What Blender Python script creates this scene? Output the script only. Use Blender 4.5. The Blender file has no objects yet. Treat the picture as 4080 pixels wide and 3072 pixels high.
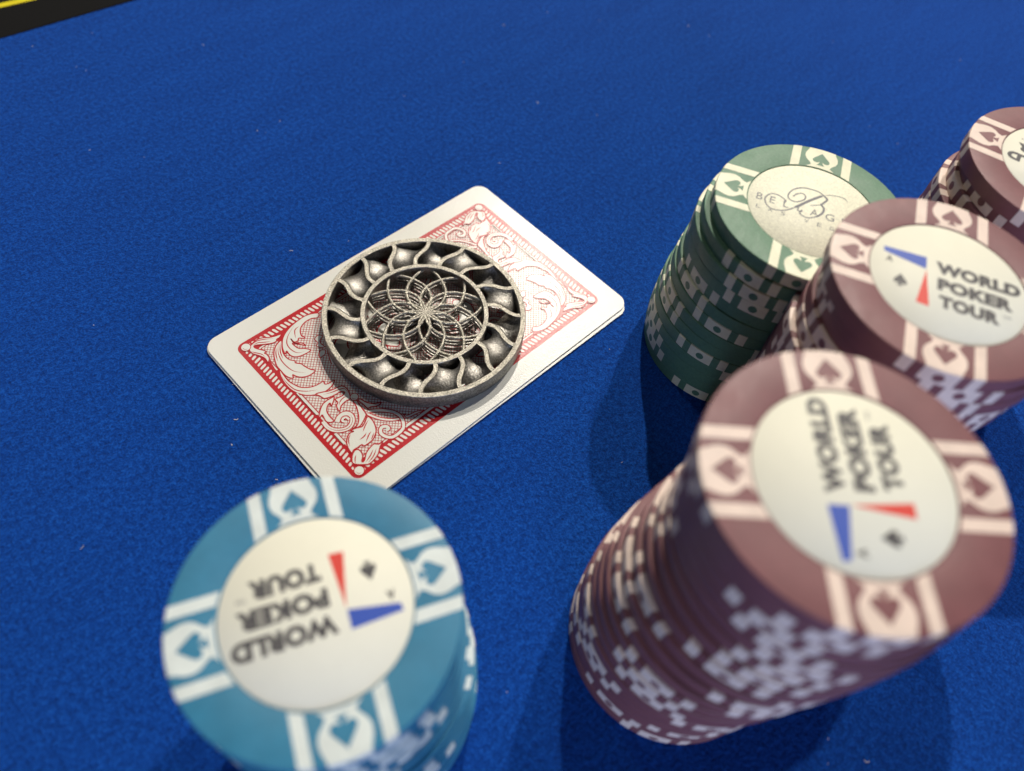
import bpy, math, random
import numpy as np
from mathutils import Matrix, Vector

S = 0.001                      # all helper coordinates are in millimetres
scene = bpy.context.scene
C = bpy.data.collections.new("scene"); scene.collection.children.link(C)

# ------------------------------------------------------------------ camera
cam_d = bpy.data.cameras.new("camera"); cam = bpy.data.objects.new("camera", cam_d); C.objects.link(cam)
R_ = np.array([[0.7173951541, -0.6909220173, 0.0892802265],
               [-0.5449914251, -0.6364091428, -0.5458642226],
               [0.4339683622, 0.3429433903, -0.8331034099]])     # rows: right, down, forward
CP = np.array([-73.06954, -87.31538, 147.35036])
m = Matrix.Identity(4)
for i in range(3):
    m[i][0] = R_[0][i]; m[i][1] = -R_[1][i]; m[i][2] = -R_[2][i]; m[i][3] = CP[i] * S
cam.matrix_world = m
cam_d.sensor_width = 36; cam_d.sensor_fit = 'HORIZONTAL'; cam_d.lens = 2976.98 / 4080 * 36
cam_d.clip_start = 0.005; cam_d.clip_end = 20
cam_d.dof.use_dof = True
cam_d.dof.focus_distance = float((np.array([-6, -6, 4.5]) - CP) @ R_[2]) * S
cam_d.dof.aperture_fstop = 9.8
scene.camera = cam

# ------------------------------------------------------------------ world and lamps
w = bpy.data.worlds.new("World"); scene.world = w; w.use_nodes = True
w.node_tree.nodes["Background"].inputs[0].default_value = (0.62, 0.70, 0.92, 1)
w.node_tree.nodes["Background"].inputs[1].default_value = 0.032

def lamp(name, d, dist, power, radius, col):
    v = Vector(d).normalized() * dist
    l = bpy.data.lights.new(name, 'SPOT'); l.energy = power; l.color = col
    l.shadow_soft_size = radius; l.spot_size = math.radians(50); l.spot_blend = 0.6
    o = bpy.data.objects.new(name, l); C.objects.link(o); o.location = v
    o.rotation_euler = (-v).to_track_quat('-Z', 'Y').to_euler()
WARM = (1.0, 0.925, 0.82)
lamp("downlight_a", (0.845, 0.22, 1.0), 1.9, 66, 0.016, WARM)
lamp("downlight_b", (0.74, 0.55, 1.0), 1.9, 90, 0.016, WARM)
lamp("downlight_c", (1.30, 0.33, 1.0), 2.4, 18, 0.02, WARM)
lamp("downlight_d", (0.12, 0.85, 1.0), 2.0, 13, 0.018, WARM)

# cool soft light of the room behind the photographer
al = bpy.data.lights.new("room_light", 'AREA'); al.shape = 'RECTANGLE'; al.size = 1.8; al.size_y = 1.0; al.energy = 44; al.color = (0.57, 0.68, 1.0)
ao = bpy.data.objects.new("room_light", al); C.objects.link(ao); ao.location = Vector((-0.55, -0.85, 0.19)).normalized() * 2.4
ao.rotation_euler = (-ao.location).to_track_quat('-Z', 'Y').to_euler()

vs = scene.view_settings
vs.view_transform = 'Standard'; vs.look = 'None'; vs.gamma = 1; vs.exposure = 0.2
vs.use_curve_mapping = False
scene.render.engine = 'CYCLES'
scene.cycles.use_denoising = True
scene.cycles.max_bounces = 8
scene.cycles.sample_clamp_indirect = 4

# ------------------------------------------------------------------ materials
def mat(name, col, rough=0.5, metal=0.0, spec=0.5):
    ma = bpy.data.materials.new(name); ma.use_nodes = True
    b = ma.node_tree.nodes["Principled BSDF"]
    b.inputs["Base Color"].default_value = (*col, 1); b.inputs["Roughness"].default_value = rough
    b.inputs["Metallic"].default_value = metal; b.inputs["Specular IOR Level"].default_value = spec
    return ma, ma.node_tree, b
def node(nt, t, **kw):
    n = nt.nodes.new(t)
    for k, v in kw.items():
        if k.startswith('i_'): n.inputs[k[2:].replace('_', ' ')].default_value = v
        else: setattr(n, k, v)
    return n
def coords(nt, kind="Object"):
    return nt.nodes.new('ShaderNodeTexCoord').outputs[kind]
def noise(nt, vec, scale, detail=2, rough=0.5):
    n = node(nt, 'ShaderNodeTexNoise', i_Scale=scale, i_Detail=detail, i_Roughness=rough)
    nt.links.new(vec, n.inputs['Vector']); return n.outputs['Fac']
def ramp(nt, fac, stops):
    r = nt.nodes.new('ShaderNodeValToRGB'); e = r.color_ramp.elements
    while len(e) < len(stops): e.new(0.5)
    for el, (p, c) in zip(e, stops):
        el.position = p; el.color = (*c, 1) if len(c) == 3 else c
    nt.links.new(fac, r.inputs[0]); return r.outputs[0]
def bump(nt, b, height, dist, strength=1.0, prev=None):
    n = node(nt, 'ShaderNodeBump', i_Strength=strength, i_Distance=dist)
    nt.links.new(height, n.inputs['Height'])
    if prev is not None: nt.links.new(prev, n.inputs['Normal'])
    nt.links.new(n.outputs[0], b.inputs['Normal']); return n.outputs[0]
def math_(nt, op, a, b_):
    n = node(nt, 'ShaderNodeMath', operation=op)
    for i, x in enumerate((a, b_)):
        if isinstance(x, (int, float)): n.inputs[i].default_value = x
        else: nt.links.new(x, n.inputs[i])
    return n.outputs[0]

# blue felt
M_felt, nt, b = mat("blue_felt", (0.006, 0.05, 0.3), 0.95, 0, 0.15)
co = coords(nt)
n1 = noise(nt, co, 2000, 3, 0.75); n2 = noise(nt, co, 800, 2, 0.6); mp = node(nt, 'ShaderNodeMapping'); mp.inputs['Scale'].default_value = (1, 4.5, 1); mp.inputs['Rotation'].default_value = (0, 0, 0.5); nt.links.new(co, mp.inputs['Vector']); n3 = noise(nt, mp.outputs[0], 26, 5, 0.65)
mix = math_(nt, 'ADD', math_(nt, 'MULTIPLY', n1, 0.58), math_(nt, 'ADD', math_(nt, 'MULTIPLY', n2, 0.33), math_(nt, 'MULTIPLY', n3, 0.09)))
col = ramp(nt, mix, [(0.36, (0.0006, 0.018, 0.125)), (0.50, (0.0014, 0.043, 0.255)), (0.64, (0.006, 0.086, 0.43))])
nt.links.new(col, b.inputs['Base Color'])
b.inputs['Sheen Weight'].default_value = 0.10; b.inputs['Sheen Roughness'].default_value = 0.45
b.inputs['Sheen Tint'].default_value = (0.12, 0.38, 1, 1)
p_ = bump(nt, b, n2, 0.0007, 0.7); bump(nt, b, n1, 0.00035, 0.9, p_)

M_black, nt, b = mat("black_cloth", (0.006, 0.006, 0.006), 0.9, 0, 0.1)
bump(nt, b, noise(nt, coords(nt), 1800, 2), 0.0003, 0.6)
M_yellow, nt, b = mat("yellow_print", (0.62, 0.52, 0.02), 0.85, 0, 0.1)
bump(nt, b, noise(nt, coords(nt), 1800, 2), 0.0003, 0.5)
M_lint, nt, b = mat("lint", (0.6, 0.55, 0.5), 0.9, 0, 0.2)

# card stock with a pebbled varnish
def card_mat(name, col, rough):
    ma, nt, b = mat(name, col, rough, 0, 0.29)
    co = coords(nt)
    v = node(nt, 'ShaderNodeTexVoronoi', i_Scale=3200.0, feature='SMOOTH_F1'); nt.links.new(co, v.inputs['Vector'])
    p = bump(nt, b, v.outputs['Distance'], 0.00008, 0.30)
    bump(nt, b, noise(nt, co, 2400, 2), 0.00006, 0.3, p)
    return ma
M_white = card_mat("card_white", (0.66, 0.665, 0.615), 0.28)
M_red = card_mat("card_red", (0.42, 0.002, 0.009), 0.28)
M_edge = mat("card_edge", (0.72, 0.74, 0.74), 0.6)[0]

# sintered metal
def metal_mat(name, c1, c2, rough, grain, strength):
    ma, nt, b = mat(name, c1, rough, 1.0)
    co = coords(nt); g = noise(nt, co, grain, 2, 0.65); g2 = noise(nt, co, 420, 3)
    nt.links.new(ramp(nt, g2, [(0.3, c2), (0.7, c1)]), b.inputs['Base Color'])
    g3 = noise(nt, co, 2300, 2, 0.7)
    mx = node(nt, 'ShaderNodeMixRGB', blend_type='MULTIPLY', i_Fac=0.75); nt.links.new(b.inputs['Base Color'].links[0].from_socket, mx.inputs[1])
    nt.links.new(ramp(nt, g3, [(0.36, (0.42, 0.42, 0.42)), (0.62, (1.25, 1.25, 1.22))]), mx.inputs[2]); nt.links.new(mx.outputs[0], b.inputs['Base Color'])
    nt.links.new(ramp(nt, g, [(0.35, (rough - .16,) * 3), (0.65, (rough + .12,) * 3)]), b.inputs['Roughness'])
    bump(nt, b, g, 0.00025, strength)
    return ma
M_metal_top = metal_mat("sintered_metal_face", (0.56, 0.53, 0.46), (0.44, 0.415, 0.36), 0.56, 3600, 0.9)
M_metal = metal_mat("sintered_metal_shaded", (0.42, 0.405, 0.375), (0.30, 0.285, 0.265), 0.47, 3000, 0.6)  # same metal, smoother; shade of walls, pockets and lower rods put into its colour

# chip plastics
def chip_mat(name, col, rough, spec, sparkle=0.0, vary=0.12, grain=210):
    ma, nt, b = mat(name, col, rough, 0, spec)
    co = coords(nt)
    n = noise(nt, co, grain, 6, 0.72)
    nt.links.new(ramp(nt, n, [(0.3, tuple(c * (1 - vary) for c in col)), (0.7, tuple(c * (1 + vary) for c in col))]), b.inputs['Base Color'])
    sc = node(nt, 'ShaderNodeMapping'); sc.inputs['Scale'].default_value = (1, 2, 1); sc.inputs['Rotation'].default_value = (0, 0, 0.7); nt.links.new(co, sc.inputs['Vector'])
    nt.links.new(ramp(nt, noise(nt, sc.outputs[0], 170, 5, 0.7), [(0.35, (rough - .03,) * 3), (0.68, (rough + .07,) * 3)]), b.inputs['Roughness'])
    v = node(nt, 'ShaderNodeTexVoronoi', i_Scale=3400.0); nt.links.new(co, v.inputs['Vector'])
    p = bump(nt, b, v.outputs['Distance'], 0.00006, 0.2 + sparkle)
    bump(nt, b, noise(nt, co, 4200, 2), 0.00006, 0.25 + sparkle, p)
    return ma
CREAM = (0.80, 0.70, 0.55)
COL = {
 'brown': (chip_mat("mauve_brown_clay", (0.188, 0.070, 0.076), 0.50, 0.48), chip_mat("pink_cream_clay", (0.76, 0.62, 0.53), 0.48, 0.4)),
 'teal': (chip_mat("teal_clay", (0.032, 0.190, 0.315), 0.48, 0.45), chip_mat("pale_blue_white_clay", (0.66, 0.72, 0.69), 0.45, 0.4)),
 'green': (chip_mat("green_clay", (0.092, 0.212, 0.130), 0.52, 0.48, 0.3, 0.16, 1500), chip_mat("cream_green_clay", (0.70, 0.71, 0.52), 0.42, 0.45, 0.2)),
}
M_inlay = chip_mat("ivory_inlay", (0.76, 0.755, 0.64), 0.56, 0.25, 0.0, 0.02)
M_inlay_g = chip_mat("pearl_inlay", (0.82, 0.82, 0.66), 0.50, 0.5, 0.6, 0.22, 2400)  # strong fine colour speckle paints in the pearl's glints
M_ink = mat("grey_ink", (0.058, 0.055, 0.06), 0.5)[0]
M_inkb = mat("blue_ink", (0.022, 0.075, 0.42), 0.5)[0]
M_inkr = mat("red_ink", (0.66, 0.042, 0.026), 0.5)[0]
M_inkg = mat("faint_navy_ink", (0.065, 0.072, 0.095), 0.5)[0]

# ------------------------------------------------------------------ mesh helpers
class MB:
    def __init__(s): s.v = []; s.f = []; s.m = []; s.sm = []
    def add(s, verts, faces, mi=0, smooth=False):
        o = len(s.v); s.v += [tuple(p) for p in verts]
        for f in faces: s.f.append(tuple(i + o for i in f)); s.m.append(mi); s.sm.append(smooth)
    def poly(s, pts, z, mi=0):
        pts = list(pts)
        a = sum(pts[i - 1][0] * pts[i][1] - pts[i][0] * pts[i - 1][1] for i in range(len(pts)))
        if a < 0: pts = pts[::-1]
        s.add([(x, y, z) for x, y in pts], [tuple(range(len(pts)))], mi)
    def stroke(s, pts, wd, z, mi=0, taper=0.0, closed=False):
        p = np.array(pts, float); n = len(p)
        if closed: t = np.roll(p, -1, 0) - np.roll(p, 1, 0)
        else: t = np.gradient(p, axis=0)
        t /= np.maximum(np.linalg.norm(t, axis=1), 1e-9)[:, None]
        nr = np.stack([-t[:, 1], t[:, 0]], 1)
        wd = np.broadcast_to(np.array(wd, float), (n,)).copy()
        if taper:
            u = np.linspace(0, 1, n); wd = wd * np.clip(np.minimum(u, 1 - u) / taper, 0.15, 1)
        a = p + nr * wd[:, None] / 2; bb = p - nr * wd[:, None] / 2
        vv = [(x, y, z) for x, y in a] + [(x, y, z) for x, y in bb]
        k = n if closed else n - 1
        s.add(vv, [(n + i, n + (i + 1) % n, (i + 1) % n, i) for i in range(k)], mi)
    def tube(s, path, rad, seg=6, mi=0):
        p = np.array(path, float); n = len(p); t = np.gradient(p, axis=0); t /= np.linalg.norm(t, axis=1)[:, None]
        up = np.array([0, 0, 1.0]); vv = []
        for i in range(n):
            a = np.cross(t[i], up); a /= max(np.linalg.norm(a), 1e-9); bb = np.cross(a, t[i])
            for k in range(seg):
                q = 2 * math.pi * k / seg; vv.append(p[i] + rad * (math.cos(q) * a + math.sin(q) * bb))
        s.add(vv, [(i * seg + k, i * seg + (k + 1) % seg, (i + 1) * seg + (k + 1) % seg, (i + 1) * seg + k) for i in range(n - 1) for k in range(seg)], mi, True)
    def lathe(s, prof, seg=96, mi=0, smooth=True, sharp=()):
        n = len(prof); vv = []
        for k in range(seg):
            a = 2 * math.pi * k / seg; ca, sa = math.cos(a), math.sin(a)
            vv += [(r * ca, r * sa, z) for r, z in prof]
        ff = []
        for k in range(seg):
            k2 = (k + 1) % seg
            for i in range(n - 1): ff.append((k * n + i, k2 * n + i, k2 * n + i + 1, k * n + i + 1))
        s.add(vv, ff, mi, smooth)
    def mesh(s, name, mats, autosmooth=None):
        me = bpy.data.meshes.new(name)
        me.from_pydata([(x * S, y * S, z * S) for x, y, z in s.v], [], s.f)
        for ma in mats: me.materials.append(ma)
        me.polygons.foreach_set('material_index', s.m); me.polygons.foreach_set('use_smooth', s.sm)
        if autosmooth: me.set_sharp_from_angle(angle=math.radians(autosmooth))
        me.update(); return me

def link(name, me, parent=None, loc=(0, 0, 0), rotz=0.0):
    o = bpy.data.objects.new(name, me); C.objects.link(o)
    o.location = Vector(loc) * S; o.rotation_euler = (0, 0, rotz)
    if parent is not None: o.parent = parent
    return o
def tag(o, label, cat, group=None):
    o['label'] = label; o['category'] = cat
    if group: o['group'] = group
    return o
def smooth_path(pts, n=8, closed=False):
    p = np.array(pts, float); N = len(p); out = []
    for i in range(N if closed else N - 1):
        if closed: a, b_, c, d = p[(i - 1) % N], p[i], p[(i + 1) % N], p[(i + 2) % N]
        else: a, b_, c, d = p[max(i - 1, 0)], p[i], p[i + 1], p[min(i + 2, N - 1)]
        for k in range(n):
            t = k / n
            out.append(0.5 * (2 * b_ + (c - a) * t + (2 * a - 5 * b_ + 4 * c - d) * t * t + (3 * b_ - a - 3 * c + d) * t ** 3))
    if not closed: out.append(p[-1])
    return np.array(out)
def text_mesh(txt, box, z, mb, mi, bold=0.0, track=1.0):
    """flat letters of the built-in font, fitted to box = (u0, u1, v0, v1)"""
    cu = bpy.data.curves.new("t", 'FONT'); cu.body = txt; cu.offset = bold; cu.space_character = track
    cu.resolution_u = 4
    o = bpy.data.objects.new("t", cu); C.objects.link(o)
    dg = bpy.context.evaluated_depsgraph_get(); me = bpy.data.meshes.new_from_object(o.evaluated_get(dg))
    v = np.array([x.co[:2] for x in me.vertices]); lo, hi = v.min(0), v.max(0)
    v = (v - lo) / (hi - lo) * np.array([box[1] - box[0], box[3] - box[2]]) + np.array([box[0], box[2]])
    faces = []
    for p in me.polygons:
        ix = list(p.vertices); a = sum(v[ix[i - 1]][0] * v[ix[i]][1] - v[ix[i]][0] * v[ix[i - 1]][1] for i in range(len(ix)))
        faces.append(tuple(ix if a > 0 else ix[::-1]))
    mb.add([(x, y, z) for x, y in v], faces, mi)
    bpy.data.objects.remove(o); bpy.data.curves.remove(cu); bpy.data.meshes.remove(me)

# ------------------------------------------------------------------ the table top
mb = MB()
mb.poly([(-420, -480), (620, -480), (620, 114.5), (-420, 204.0)], 0.0)
o = link("table_felt", mb.mesh("table_felt", [M_felt])); o['kind'] = 'structure'
o['label'] = "blue felt playing surface of the card table"
# black border strip beyond the felt edge, a hair proud of it, with a yellow printed line
mb = MB()
def edge_y(x): return 165.77 - 0.0862 * x
y0 = [edge_y(-420), edge_y(620)]
mb.poly([(-420, y0[0]), (620, y0[1]), (620, y0[1] + 90), (-420, y0[0] + 90)], 0.25)
mb.add([(-420, y0[0], -1), (620, y0[1], -1), (620, y0[1], .25), (-420, y0[0], .25)], [(0, 1, 2, 3)])
o = link("table_border", mb.mesh("table_border", [M_black])); o['kind'] = 'structure'
o['label'] = "black border strip along the far edge of the felt"
mb = MB()
xs = np.linspace(-420, 620, 60)
line = [(x, 182.6 - 0.165 * (x + 15.7) + 1.2 - 0.0002 * (x + 15.7) ** 2 * 0) for x in xs]
mb.stroke(line, 2.5, 0.29)
o = link("yellow_line", mb.mesh("yellow_line", [M_yellow])); o['kind'] = 'structure'
o['label'] = "yellow line printed on the black border"

rnd = random.Random(5)
mb = MB()
for i in range(90):
    x = rnd.uniform(-120, 240); y = rnd.uniform(-140, 160); n = 3; a = rnd.uniform(0, 6.3); L = rnd.choice([.2, .25, .3, .4, .5, .9]); wd = rnd.uniform(.035, .10)
    pth = []
    for k in range(4):
        pth.append((x + L * k / 3 * math.cos(a), y + L * k / 3 * math.sin(a), 0.15 + 0.1 * math.sin(k))); a += rnd.uniform(-.5, .5)
    mb.tube(pth, wd, 5)
o = link("felt_lint", mb.mesh("felt_lint", [M_lint])); o['kind'] = 'stuff'; o['label'] = "specks of pale lint scattered on the felt"

# ------------------------------------------------------------------ playing cards (88 x 57 mm)
def rrect(hx, hy, r, n=8, cx=0, cy=0):
    out = []
    for sx, sy, a0 in ((1, 1, 0), (-1, 1, 90), (-1, -1, 180), (1, -1, 270)):
        for k in range(n + 1):
            a = math.radians(a0 + 90 * k / n); out.append((cx + sx * (hx - r) + r * math.cos(a), cy + sy * (hy - r) + r * math.sin(a)))
    return out
def card_body():
    mb = MB(); ring = rrect(44, 28.5, 3.2); n = len(ring)
    mb.poly(ring, 0.30, 0); mb.add([(x, y, 0) for x, y in ring][::-1], [tuple(range(n))], 0)
    mb.add([(x, y, 0) for x, y in ring] + [(x, y, .30) for x, y in ring], [(i, (i + 1) % n, n + (i + 1) % n, n + i) for i in range(n)], 1)
    return mb.mesh("card_body", [M_white, M_edge])
# outlines of the engraved leaves and scrolls, card coordinates in mm
ART = {
 'A1': [(-18.3, 19.1), (-20.8, 20.3), (-24.0, 20.2), (-26.8, 19.5), (-29.0, 18.2), (-30.5, 16.3), (-31.1, 14.8), (-31.2, 14.0), (-30.5, 14.5), (-30.6, 13.6), (-30.4, 12.4), (-29.5, 11.5), (-28.0, 11.1), (-26.2, 11.1), (-26.8, 12.3), (-27.9, 13.3), (-28.2, 14.4), (-28.2, 15.5), (-27.2, 14.4), (-26.3, 13.0), (-26.5, 14.2), (-27.8, 15.3), (-27.7, 16.9), (-27.7, 15.6), (-26.8, 15.3), (-26.2, 15.8), (-25.4, 15.0), (-25.0, 15.1), (-25.3, 15.9), (-24.8, 17.2), (-23.8, 18.2), (-22.2, 18.8), (-20.4, 18.7), (-19.1, 18.0)],
 'A1v': [(-24.9, 19.6), (-27.7, 18.0), (-29.2, 16.3), (-29.5, 14.3), (-28.9, 12.5), (-27.5, 11.8)],
 'A1w': [(-24.1, 18.7), (-25.6, 18.3), (-26.8, 16.2)],
 'A2': [(-30.2, 17.9), (-31.6, 17.3), (-33.0, 16.0), (-34.0, 14.2), (-34.6, 12.5), (-34.7, 10.9), (-34.7, 9.1), (-34.3, 7.8), (-33.7, 7.3), (-33.3, 8.1), (-32.9, 7.1), (-32.0, 6.1), (-30.6, 5.5), (-28.8, 5.7), (-29.4, 6.8), (-29.9, 8.3), (-30.1, 9.4), (-30.9, 10.4), (-30.7, 11.0), (-31.4, 12.0), (-31.6, 13.2), (-31.4, 14.6), (-30.7, 16.1), (-29.7, 17.6)],
 'A2v': [(-30.6, 17.7), (-32.1, 15.6), (-32.9, 13.3), (-33.0, 11.0), (-32.5, 8.7), (-30.8, 6.7)],
 'A2w': [(-30.3, 17.4), (-31.7, 15.3), (-32.4, 13.2)],
 'A2x': [(-31.8, 16.8), (-32.9, 15.3), (-33.7, 13.4)],
 'A3': [(-34.7, 11.4), (-35.5, 9.7), (-36.0, 7.3), (-35.9, 4.7), (-35.0, 2.5), (-33.8, 1.1), (-32.4, 0.2), (-30.4, -0.4), (-28.4, -0.1), (-27.0, 0.8), (-28.5, 0.9), (-29.3, 1.3), (-29.1, 2.2), (-30.0, 2.2), (-31.4, 2.4), (-32.7, 3.0), (-34.0, 4.2), (-34.6, 5.7), (-35.0, 7.3), (-34.9, 9.1), (-34.7, 10.7)],
 'A3v': [(-35.4, 9.2), (-35.6, 6.8), (-35.2, 4.3), (-33.6, 2.4), (-31.5, 1.1)],
 'A4': [(-36.4, 20.7), (-35.4, 21.3), (-34.0, 21.6), (-32.7, 21.3), (-31.4, 20.4), (-30.1, 19.8), (-28.7, 19.4), (-29.5, 18.8), (-30.3, 18.8), (-30.6, 18.4), (-31.5, 18.4), (-33.0, 19.2), (-34.9, 20.4), (-35.5, 20.3), (-35.3, 19.4), (-34.4, 18.0), (-34.2, 17.4), (-34.7, 17.2), (-34.5, 16.6), (-34.6, 15.5), (-35.1, 14.8), (-35.6, 14.6), (-35.5, 16.0), (-36.0, 17.4), (-36.8, 18.8), (-36.9, 19.9)],
 'A4v': [(-35.7, 21.0), (-34.2, 21.3), (-32.7, 20.7), (-30.8, 19.5)],
 'A4w': [(-35.5, 20.8), (-34.2, 20.7), (-32.7, 19.7), (-31.7, 19.2)],
 'A4x': [(-36.9, 19.7), (-36.3, 18.8), (-35.4, 17.4), (-35.2, 16.3)],
 'A5': [(-23.6, 13.2), (-22.3, 13.6), (-21.6, 12.8), (-22.8, 12.1), (-23.2, 11.2), (-23.1, 9.9), (-24.0, 10.4), (-24.4, 11.4), (-23.6, 11.8)],
 'A6': [(-25.8, 8.0), (-25.2, 9.2), (-24.3, 9.6), (-23.6, 8.9), (-24.4, 8.0), (-25.0, 8.0)],
 'R1': [(-31.6, 20.5), (-27.8, 20.3), (-24.3, 20.4), (-21.0, 20.5), (-17.7, 19.9), (-18.3, 19.2), (-20.8, 20.3), (-24.0, 20.2), (-26.8, 19.5), (-29.0, 18.2), (-29.7, 17.7), (-30.1, 18.1), (-30.5, 18.6), (-29.5, 18.8), (-28.7, 19.4)],
 'R2': [(-35.6, 14.5), (-35.0, 14.4), (-35.4, 11.6), (-34.8, 11.4), (-35.5, 9.7), (-36.0, 7.3), (-35.9, 4.7), (-35.0, 2.5), (-36.1, 3.4), (-36.5, 7.6), (-36.1, 11.2)],
 'B1': [(-35.7, -5.2), (-34.5, -3.9), (-32.9, -2.8), (-31.4, -2.6), (-30.4, -2.7), (-29.8, -2.8), (-30.6, -3.7), (-31.8, -4.4), (-31.5, -3.6), (-32.4, -3.9), (-33.3, -4.9), (-33.6, -6.3), (-33.6, -7.7), (-33.7, -8.0), (-34.5, -7.7), (-35.0, -6.9), (-34.7, -5.4), (-34.7, -5.0), (-35.3, -5.2)],
 'B2': [(-35.5, -6.5), (-35.6, -8.3), (-35.0, -9.8), (-33.8, -10.9), (-32.3, -11.4), (-30.9, -10.9), (-30.1, -9.9), (-30.0, -8.7), (-30.8, -7.9), (-32.1, -7.9), (-33.3, -8.6)],
 'B2c': [(-30.9, -9.8), (-31.0, -9.0), (-31.6, -8.7), (-32.2, -9.1), (-31.9, -9.7)],
 'B3a': [(-26.8, -4.7), (-26.3, -2.9), (-26.8, -1.6), (-28.3, -1.2), (-29.8, -0.8), (-31.1, -0.1), (-32.5, 0.4), (-32.1, -0.6), (-31.7, -1.8), (-30.2, -2.4), (-29.0, -2.6), (-27.8, -2.7), (-27.3, -3.4), (-28.1, -3.8), (-29.1, -3.7), (-30.0, -3.5), (-30.1, -4.1), (-30.1, -4.6), (-30.9, -5.2), (-31.2, -6.7), (-30.0, -5.8), (-28.5, -5.5), (-27.5, -5.6)],
 'B3b': [(-27.3, -6.6), (-27.6, -8.0), (-28.4, -9.8), (-29.4, -11.3), (-30.6, -12.2), (-31.6, -12.2), (-30.3, -12.7), (-29.0, -12.3), (-27.6, -11.5), (-27.2, -11.1), (-27.0, -9.9), (-26.8, -8.1), (-26.6, -7.0)],
 'B3c': [(-26.3, -7.1), (-26.1, -8.7), (-26.0, -10.1), (-25.1, -10.4), (-23.9, -11.1), (-22.7, -10.9), (-24.1, -10.2), (-25.2, -8.8), (-25.7, -7.2)],
 'B3v': [(-26.8, -4.2), (-26.7, -2.6), (-27.8, -2.0), (-29.6, -1.5), (-31.3, -0.8)],
 'B3w': [(-27.5, -4.8), (-28.2, -4.4), (-29.5, -4.7), (-30.4, -5.4)],
 'B4': [(-35.6, -16.9), (-35.4, -15.3), (-34.6, -13.8), (-33.3, -12.8), (-32.4, -12.8), (-32.0, -12.9), (-32.4, -12.3), (-31.1, -12.6), (-29.9, -13.1), (-28.8, -12.7), (-27.4, -11.9), (-27.1, -13.1), (-27.5, -14.7), (-28.3, -16.1), (-29.7, -17.1), (-30.8, -17.4), (-32.5, -17.3), (-32.7, -16.7), (-33.7, -16.7), (-34.8, -16.6)],
 'B4v': [(-30.4, -17.1), (-28.9, -16.1)],
 'B4w': [(-31.8, -16.9), (-30.1, -15.8), (-29.1, -15.4)],
 'B4x': [(-32.4, -15.4), (-31.1, -15.4), (-30.1, -15.0)],
 'B4y': [(-32.9, -13.0), (-34.1, -13.8), (-35.0, -15.4)],
 'B4z': [(-30.5, -14.3), (-29.4, -13.5), (-27.8, -12.7)],
 'B5': [(-26.5, -10.8), (-25.0, -11.8), (-23.5, -13.1), (-22.3, -14.6), (-21.8, -16.4), (-22.2, -18.0), (-23.2, -19.3), (-24.7, -19.7), (-26.4, -19.6), (-27.4, -18.7), (-27.8, -17.4), (-27.4, -16.5), (-26.6, -16.1), (-25.8, -16.6), (-25.8, -17.3), (-26.5, -17.3)],
 'B6': [(-26.9, -11.3), (-26.2, -13.0), (-25.0, -14.9), (-23.3, -16.4), (-22.0, -17.1)],
 'B7': [(-20.9, -16.5), (-20.4, -17.4), (-18.3, -17.9), (-16.6, -18.9), (-18.7, -18.4), (-20.3, -18.1), (-21.0, -17.7)],
 'B8': [(-36.9, -19.2), (-36.1, -17.7), (-34.9, -16.9), (-34.1, -17.1), (-33.9, -18.0), (-34.3, -19.1), (-35.2, -19.9), (-35.1, -20.2), (-34.5, -20.0), (-33.1, -18.9), (-31.6, -18.4), (-30.6, -18.3), (-29.9, -19.0), (-28.8, -19.1), (-30.0, -19.7), (-31.4, -20.8), (-32.7, -21.3), (-34.1, -21.5), (-35.1, -21.1)],
 'B8v': [(-36.6, -19.5), (-35.9, -18.5), (-35.2, -17.9)],
 'B8w': [(-34.8, -20.7), (-33.1, -20.1), (-31.5, -19.2)],
 'B8x': [(-34.4, -21.1), (-32.6, -20.6), (-30.9, -19.5)],
 'rules': [(-35.4, 3.3), (-35.2, -4.3), (-35.3, -10.7), (-35.1, -14.0), (-22.7, -19.5), (-17.0, -19.9)],
 'ballA': [(-37.1, 21.5)],
 'ballB': [(-36.9, -21.3)],
 'ros': [(-26.4, -5.7), (-25.7, -6.3), (-27.1, -6.6)],
}
MIDS = ([(-20.5, 3.0), (-22.5, 5.5), (-21.5, 8.6), (-18.6, 10.0), (-15.6, 9.0), (-17.4, 8.2), (-18.9, 6.6), (-19.0, 4.6)],
        [(-18.0, -4.0), (-19.6, -7.2), (-18.0, -10.6), (-14.4, -11.8), (-11.0, -10.4), (-13.6, -9.6), (-15.5, -8.0), (-16.2, -5.6)],
        [(-9.5, 9.0), (-11.4, 12.6), (-9.6, 16.4), (-5.6, 17.4), (-2.6, 15.4), (-5.6, 14.8), (-7.4, 13.0), (-8.0, 10.6)],
        [(-10.0, -1.0), (-12.2, 2.2), (-10.5, 6.0), (-6.4, 7.0), (-3.0, 5.0), (-6.2, 4.6), (-8.0, 2.6), (-8.4, 0.2)])
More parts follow.
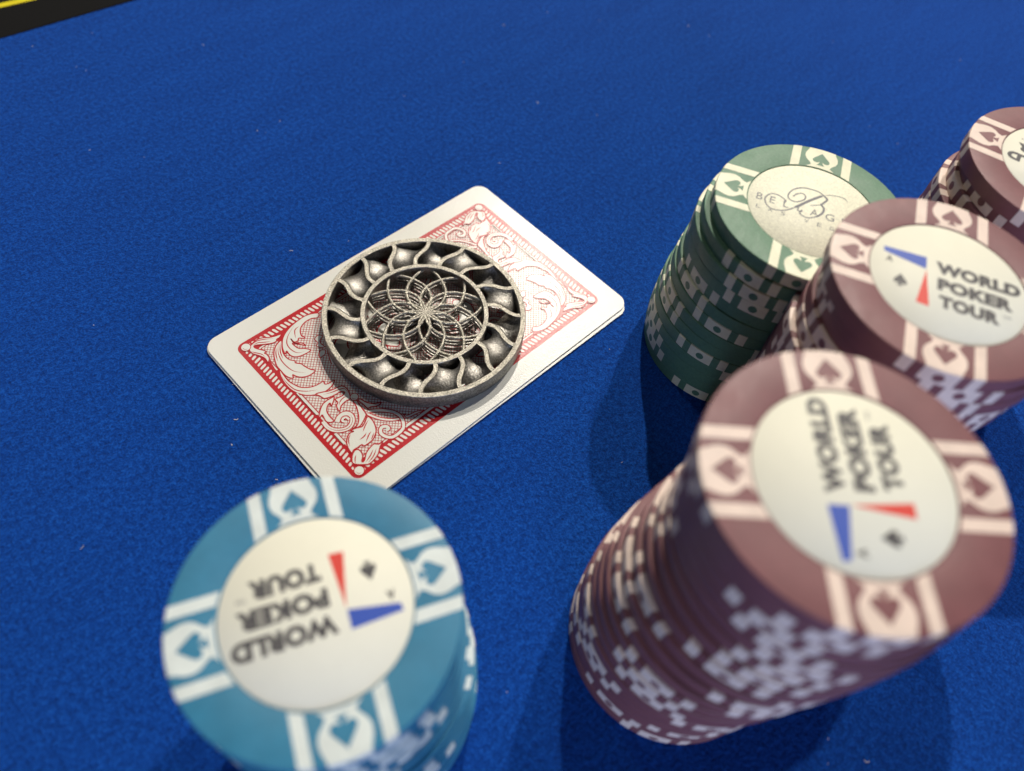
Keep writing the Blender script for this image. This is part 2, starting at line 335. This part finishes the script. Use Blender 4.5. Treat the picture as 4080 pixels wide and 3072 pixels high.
def card_print():
    """the engraved red back: rope border, cross hatch, acanthus scrolls. 0 = red, 1 = white"""
    mb = MB(); Z = 0.304; dz = 0.003
    hx, hy = 38.95, 23.03
    mb.poly(rrect(hx, hy, 1.9), Z, 0)
    # rope border of slanted white slots
    def slot(cx, cy, ang, L, wd, sk):
        pts = []
        for k in range(12):
            a = 2 * math.pi * k / 12
            px = math.copysign(abs(math.cos(a)) ** 0.55, math.cos(a)) * L / 2; py = math.copysign(abs(math.sin(a)) ** 0.7, math.sin(a)) * wd / 2
            py += sk * px
            pts.append((cx + px * math.cos(ang) - py * math.sin(ang), cy + px * math.sin(ang) + py * math.cos(ang)))
        mb.poly(pts, Z + dz, 1)
    for s_ in (1, -1):
        n = 36
        for k in range(n):
            y = -20.0 + 40.0 * k / (n - 1); e = min(k, n - 1 - k); L = (0.5, 0.9, 1.3)[e] if e < 3 else 1.75
            slot(-s_ * (37.9 - L / 2), y * s_, 0 if s_ > 0 else math.pi, L, 0.66, 0.28)
        n = 64
        for k in range(n):
            x = -36.0 + 72.0 * k / (n - 1); e = min(k, n - 1 - k); L = (0.5, 0.9, 1.3)[e] if e < 3 else 1.75
            slot(x * s_, s_ * (21.95 - L / 2), math.pi / 2 if s_ > 0 else -math.pi / 2, L, 0.66, 0.28)
    # inner panel, white with diagonal cross hatching
    ix, iy = 35.35, 19.4
    mb.poly(rrect(ix, iy, 1.0), Z + dz, 1)
    mb.stroke(rrect(ix - .45, iy - .45, .8), 0.22, Z + 2 * dz, 0, closed=True)
    p = 0.66 * math.sqrt(2); k = -90
    bx, by = ix - .5, iy - .5
    while k * p < bx + by:
        c = k * p; k += 1
        for sg in (1, -1):
            # x + sg*y = c inside the box
            y1, y2 = -by, by
            pts = []
            for yy in (y1, y2):
                xx = c - sg * yy; pts.append([xx, yy])
            (xa, ya), (xb, yb) = pts
            # clip in x
            def cl(px, py, qx, qy, lim):
                t = (lim - px) / (qx - px); return lim, py + t * (qy - py)
            if max(xa, xb) < -bx or min(xa, xb) > bx: continue
            P, Q = (xa, ya), (xb, yb)
            for lim, sgn in ((-bx, 1), (bx, -1)):
                if (P[0] - lim) * sgn < 0: P = cl(*P, *Q, lim)
                if (Q[0] - lim) * sgn < 0: Q = cl(*Q, *P, lim)
            if math.hypot(P[0] - Q[0], P[1] - Q[1]) > .3: mb.stroke([P, Q], 0.125, Z + 2 * dz, 0)
    lay = [3]
    def T(pts, s_): return [(s_ * x, s_ * y) for x, y in pts]
    def leaf(pts, s_, veins=(), lw=0.32):
        q = smooth_path(T(pts, s_), 5, True); z = Z + lay[0] * dz; lay[0] += 1
        mb.poly(q, z, 1); mb.stroke(q, lw, z + dz / 2, 0, closed=True)
        for v in veins: mb.stroke(smooth_path(T(v, s_), 5), 0.25, z + dz / 2, 0, taper=.35)
    def ribbon(pts, s_, w0, w1, lw=0.32, vein=True, t0=None):
        q = smooth_path(T(pts, s_), 7); n = len(q); u = np.linspace(0, 1, n); wd = w0 + (w1 - w0) * u
        z = Z + lay[0] * dz; lay[0] += 1
        mb.stroke(q, wd + 2 * lw * .8, z, 0); mb.stroke(q, wd, z + dz / 2, 1)
        if vein: mb.stroke(q[: int(n * .75)], 0.17, z + dz * .8, 0, taper=.4)
    def ball(cx, cy, r, s_):
        q = [(s_ * cx + r * math.cos(a), s_ * cy + r * math.sin(a)) for a in np.linspace(0, 2 * math.pi, 24, endpoint=False)]
        z = Z + lay[0] * dz; lay[0] += 1
        mb.stroke(q, .4, z, 0, closed=True); mb.poly(q, z + dz / 2, 1)
        arc = [(s_ * cx + r * .65 * math.cos(a), s_ * cy + r * .65 * math.sin(a)) for a in np.linspace(2.6, 4.9, 10)]
        mb.stroke(arc, .13, z + dz * .8, 0, taper=.3)
    A = ART
    def red(pts, s_):
        z = Z + lay[0] * dz; lay[0] += 1
        mb.poly(smooth_path(T(pts, s_), 4, True), z, 0)
    for s_ in (1, -1):
        red(A['R1'], s_); red(A['R2'], s_)
        # partly hidden scrolls towards the middle of the card
        for q in MIDS: leaf(q, s_, lw=.3)
        ribbon([(-24.5, 4.6), (-22.5, 9.0), (-19.0, 13.4), (-14.5, 15.6), (-10.6, 14.0), (-10.4, 10.4), (-13.0, 9.2), (-14.6, 11.0), (-13.4, 12.2)], s_, .6, .9)
        ribbon([(-24.0, -6.4), (-21.0, -5.6), (-18.0, -2.0), (-17.0, 2.0), (-13.6, 3.6), (-12.4, .6), (-14.2, -.8), (-15.2, .8)], s_, .7, .8)
        ribbon([(-15.0, -18.2), (-12.0, -15.2), (-8.0, -15.8), (-5.4, -12.6), (-7.0, -9.4), (-9.8, -10.6), (-8.8, -12.4)], s_, .7, .8)
        leaf(A['A3'], s_, [A['A3v']], lw=.3)
        leaf(A['A2'], s_, [A['A2v'], A['A2w'], A['A2x']], lw=.3)
        leaf(A['A1'], s_, [A['A1v'], A['A1w']], lw=.3)
        leaf(A['A5'], s_, lw=.24); leaf(A['A6'], s_, lw=.24)
        ribbon(A['B6'], s_, .5, .4, vein=False); ribbon(A['B5'], s_, .6, .75, vein=False); leaf(A['B7'], s_, lw=.24)
        ribbon(A['B2'], s_, .9, 1.0); ribbon(A['B2c'], s_, .5, .5, vein=False)
        leaf(A['B1'], s_, lw=.3)
        leaf(A['B3b'], s_, lw=.3); leaf(A['B3c'], s_, lw=.3); leaf(A['B3a'], s_, [A['B3v'], A['B3w']], lw=.3)
        ball(-26.4, -5.8, .85, s_)
        leaf(A['B4'], s_, [A['B4v'], A['B4w'], A['B4x'], A['B4y'], A['B4z']], lw=.3)
        leaf(A['B8'], s_, [A['B8v'], A['B8w'], A['B8x']], lw=.3)
        leaf(A['A4'], s_, [A['A4v'], A['A4w'], A['A4x']], lw=.3)
        ball(-37.0, -21.35, 1.02, s_); ball(-37.0, 21.4, 1.02, s_)
    z = Z + lay[0] * dz
    for s_ in (1, -1):
        for a, b_ in (((-35.5, 3.3), (-35.5, -4.3)), ((-35.5, -10.7), (-35.5, -14.2)), ((-22.7, -19.6), (14, -19.6))):
            mb.stroke(T([a, b_], s_), .3, z, 1)
    return mb.mesh("card_back", [M_red, M_white])
CARD = card_body(); PRINT = card_print()
for nm, loc, rz, lab in (("playing_card", (-0.6, -0.5, 0.22), -0.0107, "red-backed playing card lying underneath, only its white edge showing"),
                         ("playing_card", (0, 0, 0.62), 0.0, "red-backed playing card face down on top, under the metal disc")):
    e = bpy.data.objects.new(nm, None); C.objects.link(e); e.empty_display_size = .01
    e.location = Vector(loc) * S; e.rotation_euler = (0, 0, rz)
    tag(e, lab, "playing card", "pair of playing cards")
    link("card_stock", CARD, e)
    if loc[2] > .5: link("printed_back", PRINT, e)

# ------------------------------------------------------------------ the metal card guard
H = 4.3; RO, RI1, RI2, RI3 = 24.42, 23.05, 15.4, 14.2
guard = bpy.data.objects.new("metal_card_guard", None); C.objects.link(guard); guard.empty_display_size = .01
guard.location = Vector((-0.34, 0.17, 0.965)) * S
tag(guard, "round openwork metal disc with a flower lattice, lying on the red card", "card guard")
def ring_mesh(ri, ro, name):
    mb = MB(); bv = .12; seg = 160
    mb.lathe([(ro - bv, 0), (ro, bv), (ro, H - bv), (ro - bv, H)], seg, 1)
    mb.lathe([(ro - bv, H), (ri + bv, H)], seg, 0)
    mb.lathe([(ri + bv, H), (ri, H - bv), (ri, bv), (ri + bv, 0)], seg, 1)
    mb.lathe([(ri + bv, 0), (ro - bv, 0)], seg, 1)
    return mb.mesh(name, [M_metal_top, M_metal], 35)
link("outer_ring", ring_mesh(RI1, RO, "outer_ring"), guard)
link("inner_ring", ring_mesh(RI3, RI2, "inner_ring"), guard)

# gyroid sheet between the rings, 8 periods round the disc
PH = math.radians(206.6); TH = 0.43
rm = (RI1 + RI2) / 2; PER = (RI1 - RI2) * 2
def gyroid_sector():
    nx, ny, nz = 76, 30, 26
    X = np.linspace(0, 2 * math.pi, nx + 1); Y = np.linspace(-0.03, math.pi + 0.03, ny + 1); Zd = np.linspace(0.0, H, nz + 1)
    x, y, d = np.meshgrid(X, Y, Zd, indexing='ij'); zz = math.pi / 2 + d * math.pi / H
    f = np.sin(x) * np.cos(y) + np.sin(y) * np.cos(zz) + np.sin(zz) * np.cos(x)
    gx = np.cos(x) * np.cos(y) - np.sin(zz) * np.sin(x); gy = -np.sin(x) * np.sin(y) + np.cos(y) * np.cos(zz); gz = -np.sin(y) * np.sin(zz) + np.cos(zz) * np.cos(x)
    r = RI2 + y / math.pi * (RI1 - RI2); th = (x - PH) / 8
    F = f / (np.sqrt((gx * 8 / r) ** 2 + (gy * math.pi / (RI1 - RI2)) ** 2 + (gz * math.pi / H) ** 2) + 1e-6)
    P = np.stack([r * np.cos(th), r * np.sin(th), H - d], -1)
    idx = np.arange(F.size).reshape(F.shape)
    corners = [idx[:-1, :-1, :-1], idx[1:, :-1, :-1], idx[1:, 1:, :-1], idx[:-1, 1:, :-1], idx[:-1, :-1, 1:], idx[1:, :-1, 1:], idx[1:, 1:, 1:], idx[:-1, 1:, 1:]]
    corners = [c.ravel() for c in corners]
    tets = [(0, 5, 1, 6), (0, 1, 2, 6), (0, 2, 3, 6), (0, 3, 7, 6), (0, 7, 4, 6), (0, 4, 5, 6)]
    Pf = P.reshape(-1, 3); Ff = F.ravel()
    V = {}; verts = []; faces = []
    def vid(a, b_, iso):
        if a > b_: a, b_ = b_, a
        key = (a, b_, iso)
        if key not in V:
            t = (iso - Ff[a]) / (Ff[b_] - Ff[a]); V[key] = len(verts); verts.append(Pf[a] + t * (Pf[b_] - Pf[a]))
        return V[key]
    for iso, flip in ((TH, 1), (-TH, -1)):
        for t in tets:
            q = np.stack([corners[i] for i in t], 1); ins = Ff[q] > iso; cnt = ins.sum(1)
            for row, s_ in zip(q[(cnt > 0) & (cnt < 4)], ins[(cnt > 0) & (cnt < 4)]):
                a = [int(v) for v, k_ in zip(row, s_) if k_]; b_ = [int(v) for v, k_ in zip(row, s_) if not k_]
                if len(a) == 1: tri = [vid(a[0], v, iso) for v in b_]; fs = [tri]
                elif len(b_) == 1: tri = [vid(v, b_[0], iso) for v in a]; fs = [tri]
                else:
                    p0, p1, p2, p3 = vid(a[0], b_[0], iso), vid(a[0], b_[1], iso), vid(a[1], b_[1], iso), vid(a[1], b_[0], iso); fs = [[p0, p1, p2], [p0, p2, p3]]
                ca = Pf[a].mean(0); cb = Pf[b_].mean(0)
                for tri in fs:
                    if len(set(tri)) < 3: continue
                    A, B, D = (verts[i] for i in tri); nrm = np.cross(B - A, D - A)
                    if (nrm @ (ca - cb)) * flip < 0: tri = tri[::-1]
                    faces.append(tuple(tri))
    mb = MB(); mb.add(verts, faces, 1, True)
    # flat top faces of the two wavy spokes of this sector
    for n in (0, 1):
        yy = np.linspace(-.02, math.pi + .02, 40)
        xx = np.arctan2(1.0, -np.cos(yy)) + n * math.pi      # tan x = -1/cos y
        rr = RI2 + yy / math.pi * (RI1 - RI2); tt = (xx - PH) / 8
        c = np.stack([rr * np.cos(tt), rr * np.sin(tt)], 1)
        mb.stroke(c, 2 * TH + .12, H - .002, 0)
        ed = []
        t = np.gradient(c, axis=0); t /= np.linalg.norm(t, axis=1)[:, None]; nr = np.stack([-t[:, 1], t[:, 0]], 1)
        for sg in (1, -1):
            a = c + sg * nr * (TH + .06); N = len(a)
            vv = [(p[0], p[1], H - .002) for p in a] + [(p[0] - sg * nr[i][0] * .05, p[1] - sg * nr[i][1] * .05, H - .22) for i, p in enumerate(a)]
            mb.add(vv, [((i, i + 1, N + i + 1, N + i) if sg < 0 else (i, N + i, N + i + 1, i + 1)) for i in range(N - 1)], 1)
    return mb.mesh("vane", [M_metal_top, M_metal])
SECT = gyroid_sector()
for k in range(8): link("wavy_vane", SECT, guard, rotz=k * math.pi / 4)

# flower: ten rods turning one way and ten the other, over two lower levels
def rod_mesh(level, sign):
    mb = MB(); ztop = (H - .42, 2.2, .8)[level]; dome = (.8, .5, .1)[level]; path = []
    for r in np.linspace(.3, RI3 + .3, 26):
        a = sign * math.radians(float(np.interp(r, [0, 4.3, 8.2, 11.3, 14.6], [0, 18, 36, 53, 69])))
        path.append((r * math.cos(a), r * math.sin(a), ztop - dome * (r / RI3) ** 2))
    mb.tube(smooth_path(path, 2), .40 if level == 0 else .33, 8, 0)
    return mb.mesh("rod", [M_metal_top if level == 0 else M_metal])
for lev, sign in ((0, 1), (0, -1), (1, 1), (1, -1), (2, 1)):
    RM = rod_mesh(lev, sign)
    for k in range(10): link("petal_rod", RM, guard, loc=(0, 0, 0.004 * k), rotz=math.radians(11.5 + 36 * k))
mb = MB(); mb.lathe([(0, H - .1), (.9, H - .12), (1.15, H - .35), (1.0, H - .8), (0, H - .9)], 24, 0); link("hub", mb.mesh("hub", [M_metal_top]), guard)

# ------------------------------------------------------------------ poker chips
CR, CH, PITCH = 20.0, 3.28, 3.3
BV = .23
def arc_prof(): return [(CR - BV + BV * math.sin(a), CH - BV + BV * math.cos(a)) for a in np.linspace(0, math.pi / 2, 6)]
def chip_body(base):
    mb = MB()
    mb.lathe([(0.0, CH - .24), (13.32, CH - .24), (13.38, CH - .03), (13.5, CH)] + arc_prof() + [(CR, BV)] +
             [(r, CH - z) for r, z in arc_prof()[::-1]][1:] + [(0.0, 0.0)], 120, 0)
    return mb.mesh("chip_body", [base], 40)
PATH = [(13.5, CH), (14.2, CH), (15, CH), (16, CH), (17, CH), (18, CH), (18.8, CH), (19.3, CH)] + arc_prof() + [(CR, CH * .7), (CR, CH * .5), (CR, CH * .3)] + [(r, CH - z) for r, z in arc_prof()[::-1]][:-1]
def normal_of(i):
    r, z = PATH[i]
    if r < CR - BV + 1e-6: return 0, 1
    if abs(r - CR) < 1e-6 and BV <= z <= CH - BV: return 1, 0
    cz = CH - BV if z > CH / 2 else BV
    return (r - (CR - BV)) / BV, (z - cz) / BV
def wshield(i):
    r, z = PATH[i]
    if z < CH - .001 or r > 19.49: return 2.85
    return float(np.interp(r, [13.5, 13.9, 14.4, 15, 16, 17, 18, 18.8, 19.5], [3.0, 2.2, 1.9, 2.35, 3.15, 3.5, 3.45, 3.15, 2.85]))
def spade(cx, cy, L, W):
    """spade outline pointing along +x, centred at cx"""
    p = [(.5, 0), (.36, .12), (.20, .26), (.02, .42), (-.12, .50), (-.25, .46), (-.31, .34), (-.30, .20), (-.22, .08), (-.32, .10), (-.42, .15), (-.5, .24)]
    pts = [(cx + L * a, cy + W * b_) for a, b_ in p] + [(cx + L * a, cy - W * b_) for a, b_ in p[::-1][:-1]]
    return pts
def chip_spot(base, light):
    mb = MB(); off = .025
    def strip(lo, hi, nl):
        vv = []; N = len(PATH)
        for i in range(N):
            r, z = PATH[i]; nr, nz = normal_of(i); r += nr * off; z += nz * off
            l, h = lo(i), hi(i)
            for k in range(nl + 1):
                t = l + (h - l) * k / nl; vv.append((math.sqrt(r * r - t * t), t, z))
        mb.add(vv, [(i * (nl + 1) + k, (i + 1) * (nl + 1) + k, (i + 1) * (nl + 1) + k + 1, i * (nl + 1) + k + 1) for i in range(N - 1) for k in range(nl)], 0, True)
    strip(lambda i: 4.5, lambda i: 6.35, 2); strip(lambda i: -6.35, lambda i: -4.5, 2)
    strip(lambda i: -wshield(i), lambda i: wshield(i), 8)
    mb.poly(spade(16.45, 0, 4.1, 3.7), CH + .05, 1)
    dv = []
    for k in range(16):
        a = 2 * math.pi * k / 16; an = .92 * math.cos(a) / CR; dv.append(((CR + .05) * math.cos(an), (CR + .05) * math.sin(an), CH / 2 + .92 * math.sin(a)))
    mb.add(dv, [tuple(range(16))], 1)
    return mb.mesh("chip_spot", [light, base])
def disc_mesh(r, z, ma):
    mb = MB(); mb.lathe([(0.0, z), (r - .08, z), (r, z - .08)], 96, 0); return mb.mesh("inlay", [ma])
def logo_tour():
    mb = MB(); z = CH - .075
    text_mesh("WORLD", (-2.2, 11.9, 1.35, 4.2), z, mb, 0, .065, 1.06)
    text_mesh("POKER", (-1.8, 10.6, -2.55, .3), z, mb, 0, .065, 1.06)
    text_mesh("TOUR", (-1.45, 8.4, -6.45, -3.6), z, mb, 0, .065, 1.06)
    text_mesh("TM", (8.9, 10.2, -4.4, -3.8), z, mb, 3, .0)
    mb.poly([(-3.8, 4.3), (-11.15, 3.95), (-11.0, 2.8), (-3.8, 1.45)], z, 1)
    mb.poly([(-3.75, 1.3), (-5.15, -6.9), (-3.0, -7.05)], z, 2)
    sp = spade(0, 0, 2.9, 2.3); mb.poly([(-7.9 - y, -3.0 + x) for x, y in sp], z, 0)
    text_mesh("A", (-10.6, -9.4, .6, 2.0), z, mb, 0, .04)
    return mb.mesh("lettering", [M_ink, M_inkb, M_inkr, M_inkg])
def logo_script():
    mb = MB(); z = CH - .075
    def ln(pts, wd, t=0.0): mb.stroke(smooth_path(pts, 8), wd, z + random.Random(len(mb.v)).random() * .006, 0, taper=t)
    def glyph(ch, x, base, h, wd): text_mesh(ch, (x - wd / 2, x + wd / 2, base, base + h), z + .008, mb, 0, 0.0)
    for ch, x, wd in zip("BELLAGIO", (-10.8, -8.1, -5.3, -2.4, .5, 3.7, 6.2, 8.6), (1.25, 1.1, 1.065, 1.06, 1.6, 1.8, .22, 1.9)): glyph(ch, x, -1.75, 2.0, wd)
    for ch, x in zip("LASVEGAS", (-10.6, -8.1, -5.5, -.7, 1.9, 4.4, 6.9, 9.2)): glyph(ch, x, -4.35, 1.05, .85)
    ln([(-5.87, -0.48), (-5.49, 0.15), (-6.31, 0.85), (-7.56, 1.26), (-8.7, 0.98), (-9.47, -0.13), (-9.63, -1.31), (-9.05, -2.66), (-7.99, -3.4), (-6.61, -3.27), (-5.08, -2.54), (-3.66, -1.13)], .3)
    ln([(-3.66, -1.13), (-2.66, 0.08), (-1.17, 2.07), (0.36, 3.91), (1.72, 5.3)], [.3] + [.62] * 31 + [.5], .12)
    ln([(1.72, 5.3), (3.06, 6.05), (4.8, 6.44), (6.01, 6.28), (6.81, 5.38)], .2, .2)
    ln([(-4.26, 2.22), (-3.7, 3.23), (-2.61, 3.95), (-1.82, 3.41), (-2.01, 2.21), (-3.24, 0.98), (-4.42, 0.86), (-5.23, 1.56), (-5.11, 3.1), (-4.26, 4.64), (-2.74, 5.75), (-0.87, 6.1), (0.7, 5.93), (1.86, 5.2)], .3)
    ln([(1.86, 5.2), (2.55, 4.42), (2.1, 3.29), (1.52, 2.28)], .46); ln([(1.52, 2.28), (.5, 1.6), (-0.56, 1.09)], .2)
    ln([(1.52, 2.28), (2.22, 1.35), (2.06, -0.17), (1.09, -1.7)], .46); ln([(1.09, -1.7), (-0.4, -2.76), (-1.68, -2.68), (-2.37, -1.94), (-1.92, -1.01)], .3)
    return mb.mesh("lettering", [M_inkg])

BODY = {c: chip_body(COL[c][0]) for c in COL}
SPOT = {c: chip_spot(*COL[c]) for c in COL}
INLAY = {'brown': disc_mesh(13.22, CH - .09, M_inlay), 'teal': disc_mesh(13.22, CH - .09, M_inlay), 'green': disc_mesh(13.22, CH - .09, M_inlay_g)}
LOGO = logo_tour(); LOGO_G = logo_script()
ORD = ["topmost", "second", "third", "fourth", "fifth", "sixth", "seventh", "eighth", "ninth", "tenth", "eleventh", "twelfth", "thirteenth", "fourteenth", "fifteenth", "sixteenth", "seventeenth", "eighteenth", "nineteenth", "bottom"]
LV = np.array([-.717, .69]); DV = np.array([-.65, -.76])     # picture left and picture down, on the table
def chip(color, x, y, z, ang, top, label, group, text_ang=None):
    e = bpy.data.objects.new("poker_chip", None); C.objects.link(e); e.empty_display_size = .01
    e.location = Vector((x, y, z)) * S; e.rotation_euler = (0, 0, math.radians(ang))
    tag(e, label, "poker chip", group)
    link("chip_body", BODY[color], e)
    for k in range(4): link("edge_spot", SPOT[color], e, rotz=k * math.pi / 2)
    if top:
        i = link("inlay", INLAY[color], e)
        link("lettering", LOGO_G if color == 'green' else LOGO, i, rotz=math.radians(text_ang - ang))
def stack(color, top, offs, angs, where, group, text_ang, topdesc):
    """top: centre of the top chip; offs: per chip, from the top, (left, down) offset; angs: direction of one edge spot"""
    n = len(offs)
    for i in range(n):
        p = np.array(top) + LV * offs[i][0] + DV * offs[i][1]
        if i == 0: lab = topdesc
        elif i == n - 1: lab = "lowest chip, resting on the felt, of %s" % where
        else: lab = "%s chip from the top of %s" % (ORD[i], where)
        chip(color, p[0], p[1], (n - 1 - i) * PITCH + .02, angs[i], i == 0, lab, group, text_ang)
rn = random.Random(11)
def jit(lst, a=.07): return [(l + rn.uniform(-a, a), d + rn.uniform(-a, a)) if i else (0, 0) for i, (l, d) in enumerate(lst)]

stack('green', (55.67, -54.77), jit([(0, 0), (1.2, 0), (2.0, -.1), (2.0, -.2), (1.9, -.3), (2.4, -.4), (2.9, -.5), (3.3, -.6), (3.6, -.8), (3.8, -.9), (4.0, -1), (4.1, -1), (3.8, -1), (3.4, -1)], .1),
      [-153.5, -175, -165, -162, 159, 155, -172, 144, 145, -171, 136, 143, 148, -163],
      "the green stack beside the cards", "chips in the green stack", -64, "topmost green chip with sparkling cream script inlay")
stack('brown', (-7.31, -92.29), jit([(0, 0), (-.3, .3), (-.5, .6), (-.6, 1.0), (-.6, 1.3), (-.3, 1.6), (.3, 1.8), (1.2, 2.0), (2.2, 2.2), (3.2, 2.3), (4.1, 2.4), (4.9, 2.4), (5.5, 2.4), (6.0, 2.3), (6.4, 2.2), (6.5, 2.1), (6.5, 2.1), (6.6, 2.0), (6.5, 2.0), (6.5, 2.0)]),
      [-135.5, -152, -170, -163, -150, -155, -157, -166, 150, -142, -128, -175, -178, -171, 135, 162, 157, 131, -179, -150],
      "the tall mauve stack nearest the camera", "chips in the front mauve stack", 44.5, "topmost mauve chip of the tall front stack, lettering sideways")
stack('brown', (42.85, -83.9), jit([(0, 0), (-1.5, 0), (-1.8, .1), (-1.2, .1), (-.8, .2), (.4, .3), (.3, .3), (.1, .3), (.2, .3)] + [(.2, .3)] * 9),
      [25.5, 36, 30, 62, 50, 34, 56, 48, 62, 45, 53, 70, 40, 58, 66, 35, 50, 60],
      "the middle mauve stack behind the front one", "chips in the middle mauve stack", -64, "topmost mauve chip behind the front stack, lettering upright")
stack('brown', (95.77, -85.63), jit([(0, 0), (-1.8, 0), (-.9, .1), (.6, .2), (.7, .2), (.6, .2), (.7, .2)] + [(.6, .2)] * 10),
      [104, 62, 128, 112, 134, 128, 120, 97, 103, 70, 95, 110, 86, 99, 105, 92, 88],
      "the far mauve stack at the right edge", "chips in the far right mauve stack", 104, "topmost mauve chip cut off at the right picture edge")
stack('teal', (-64.4, -53.12), jit([(0, 0), (-.2, .3), (-.6, .7), (-1.0, 1.2), (-1.6, 1.7), (-2.2, 2.2), (-2.7, 2.6), (-3.0, 3.0), (-3.2, 3.2), (-3.4, 3.3), (-3.4, 3.3), (-3.4, 3.3), (-3.4, 3.3)]),
      [156, 170, 172, 178, 150, 141, 163, 175, 148, 160, 139, 168, 152],
      "the teal stack at the lower left", "chips in the teal stack", 156, "topmost teal chip at lower left, lettering upside down")
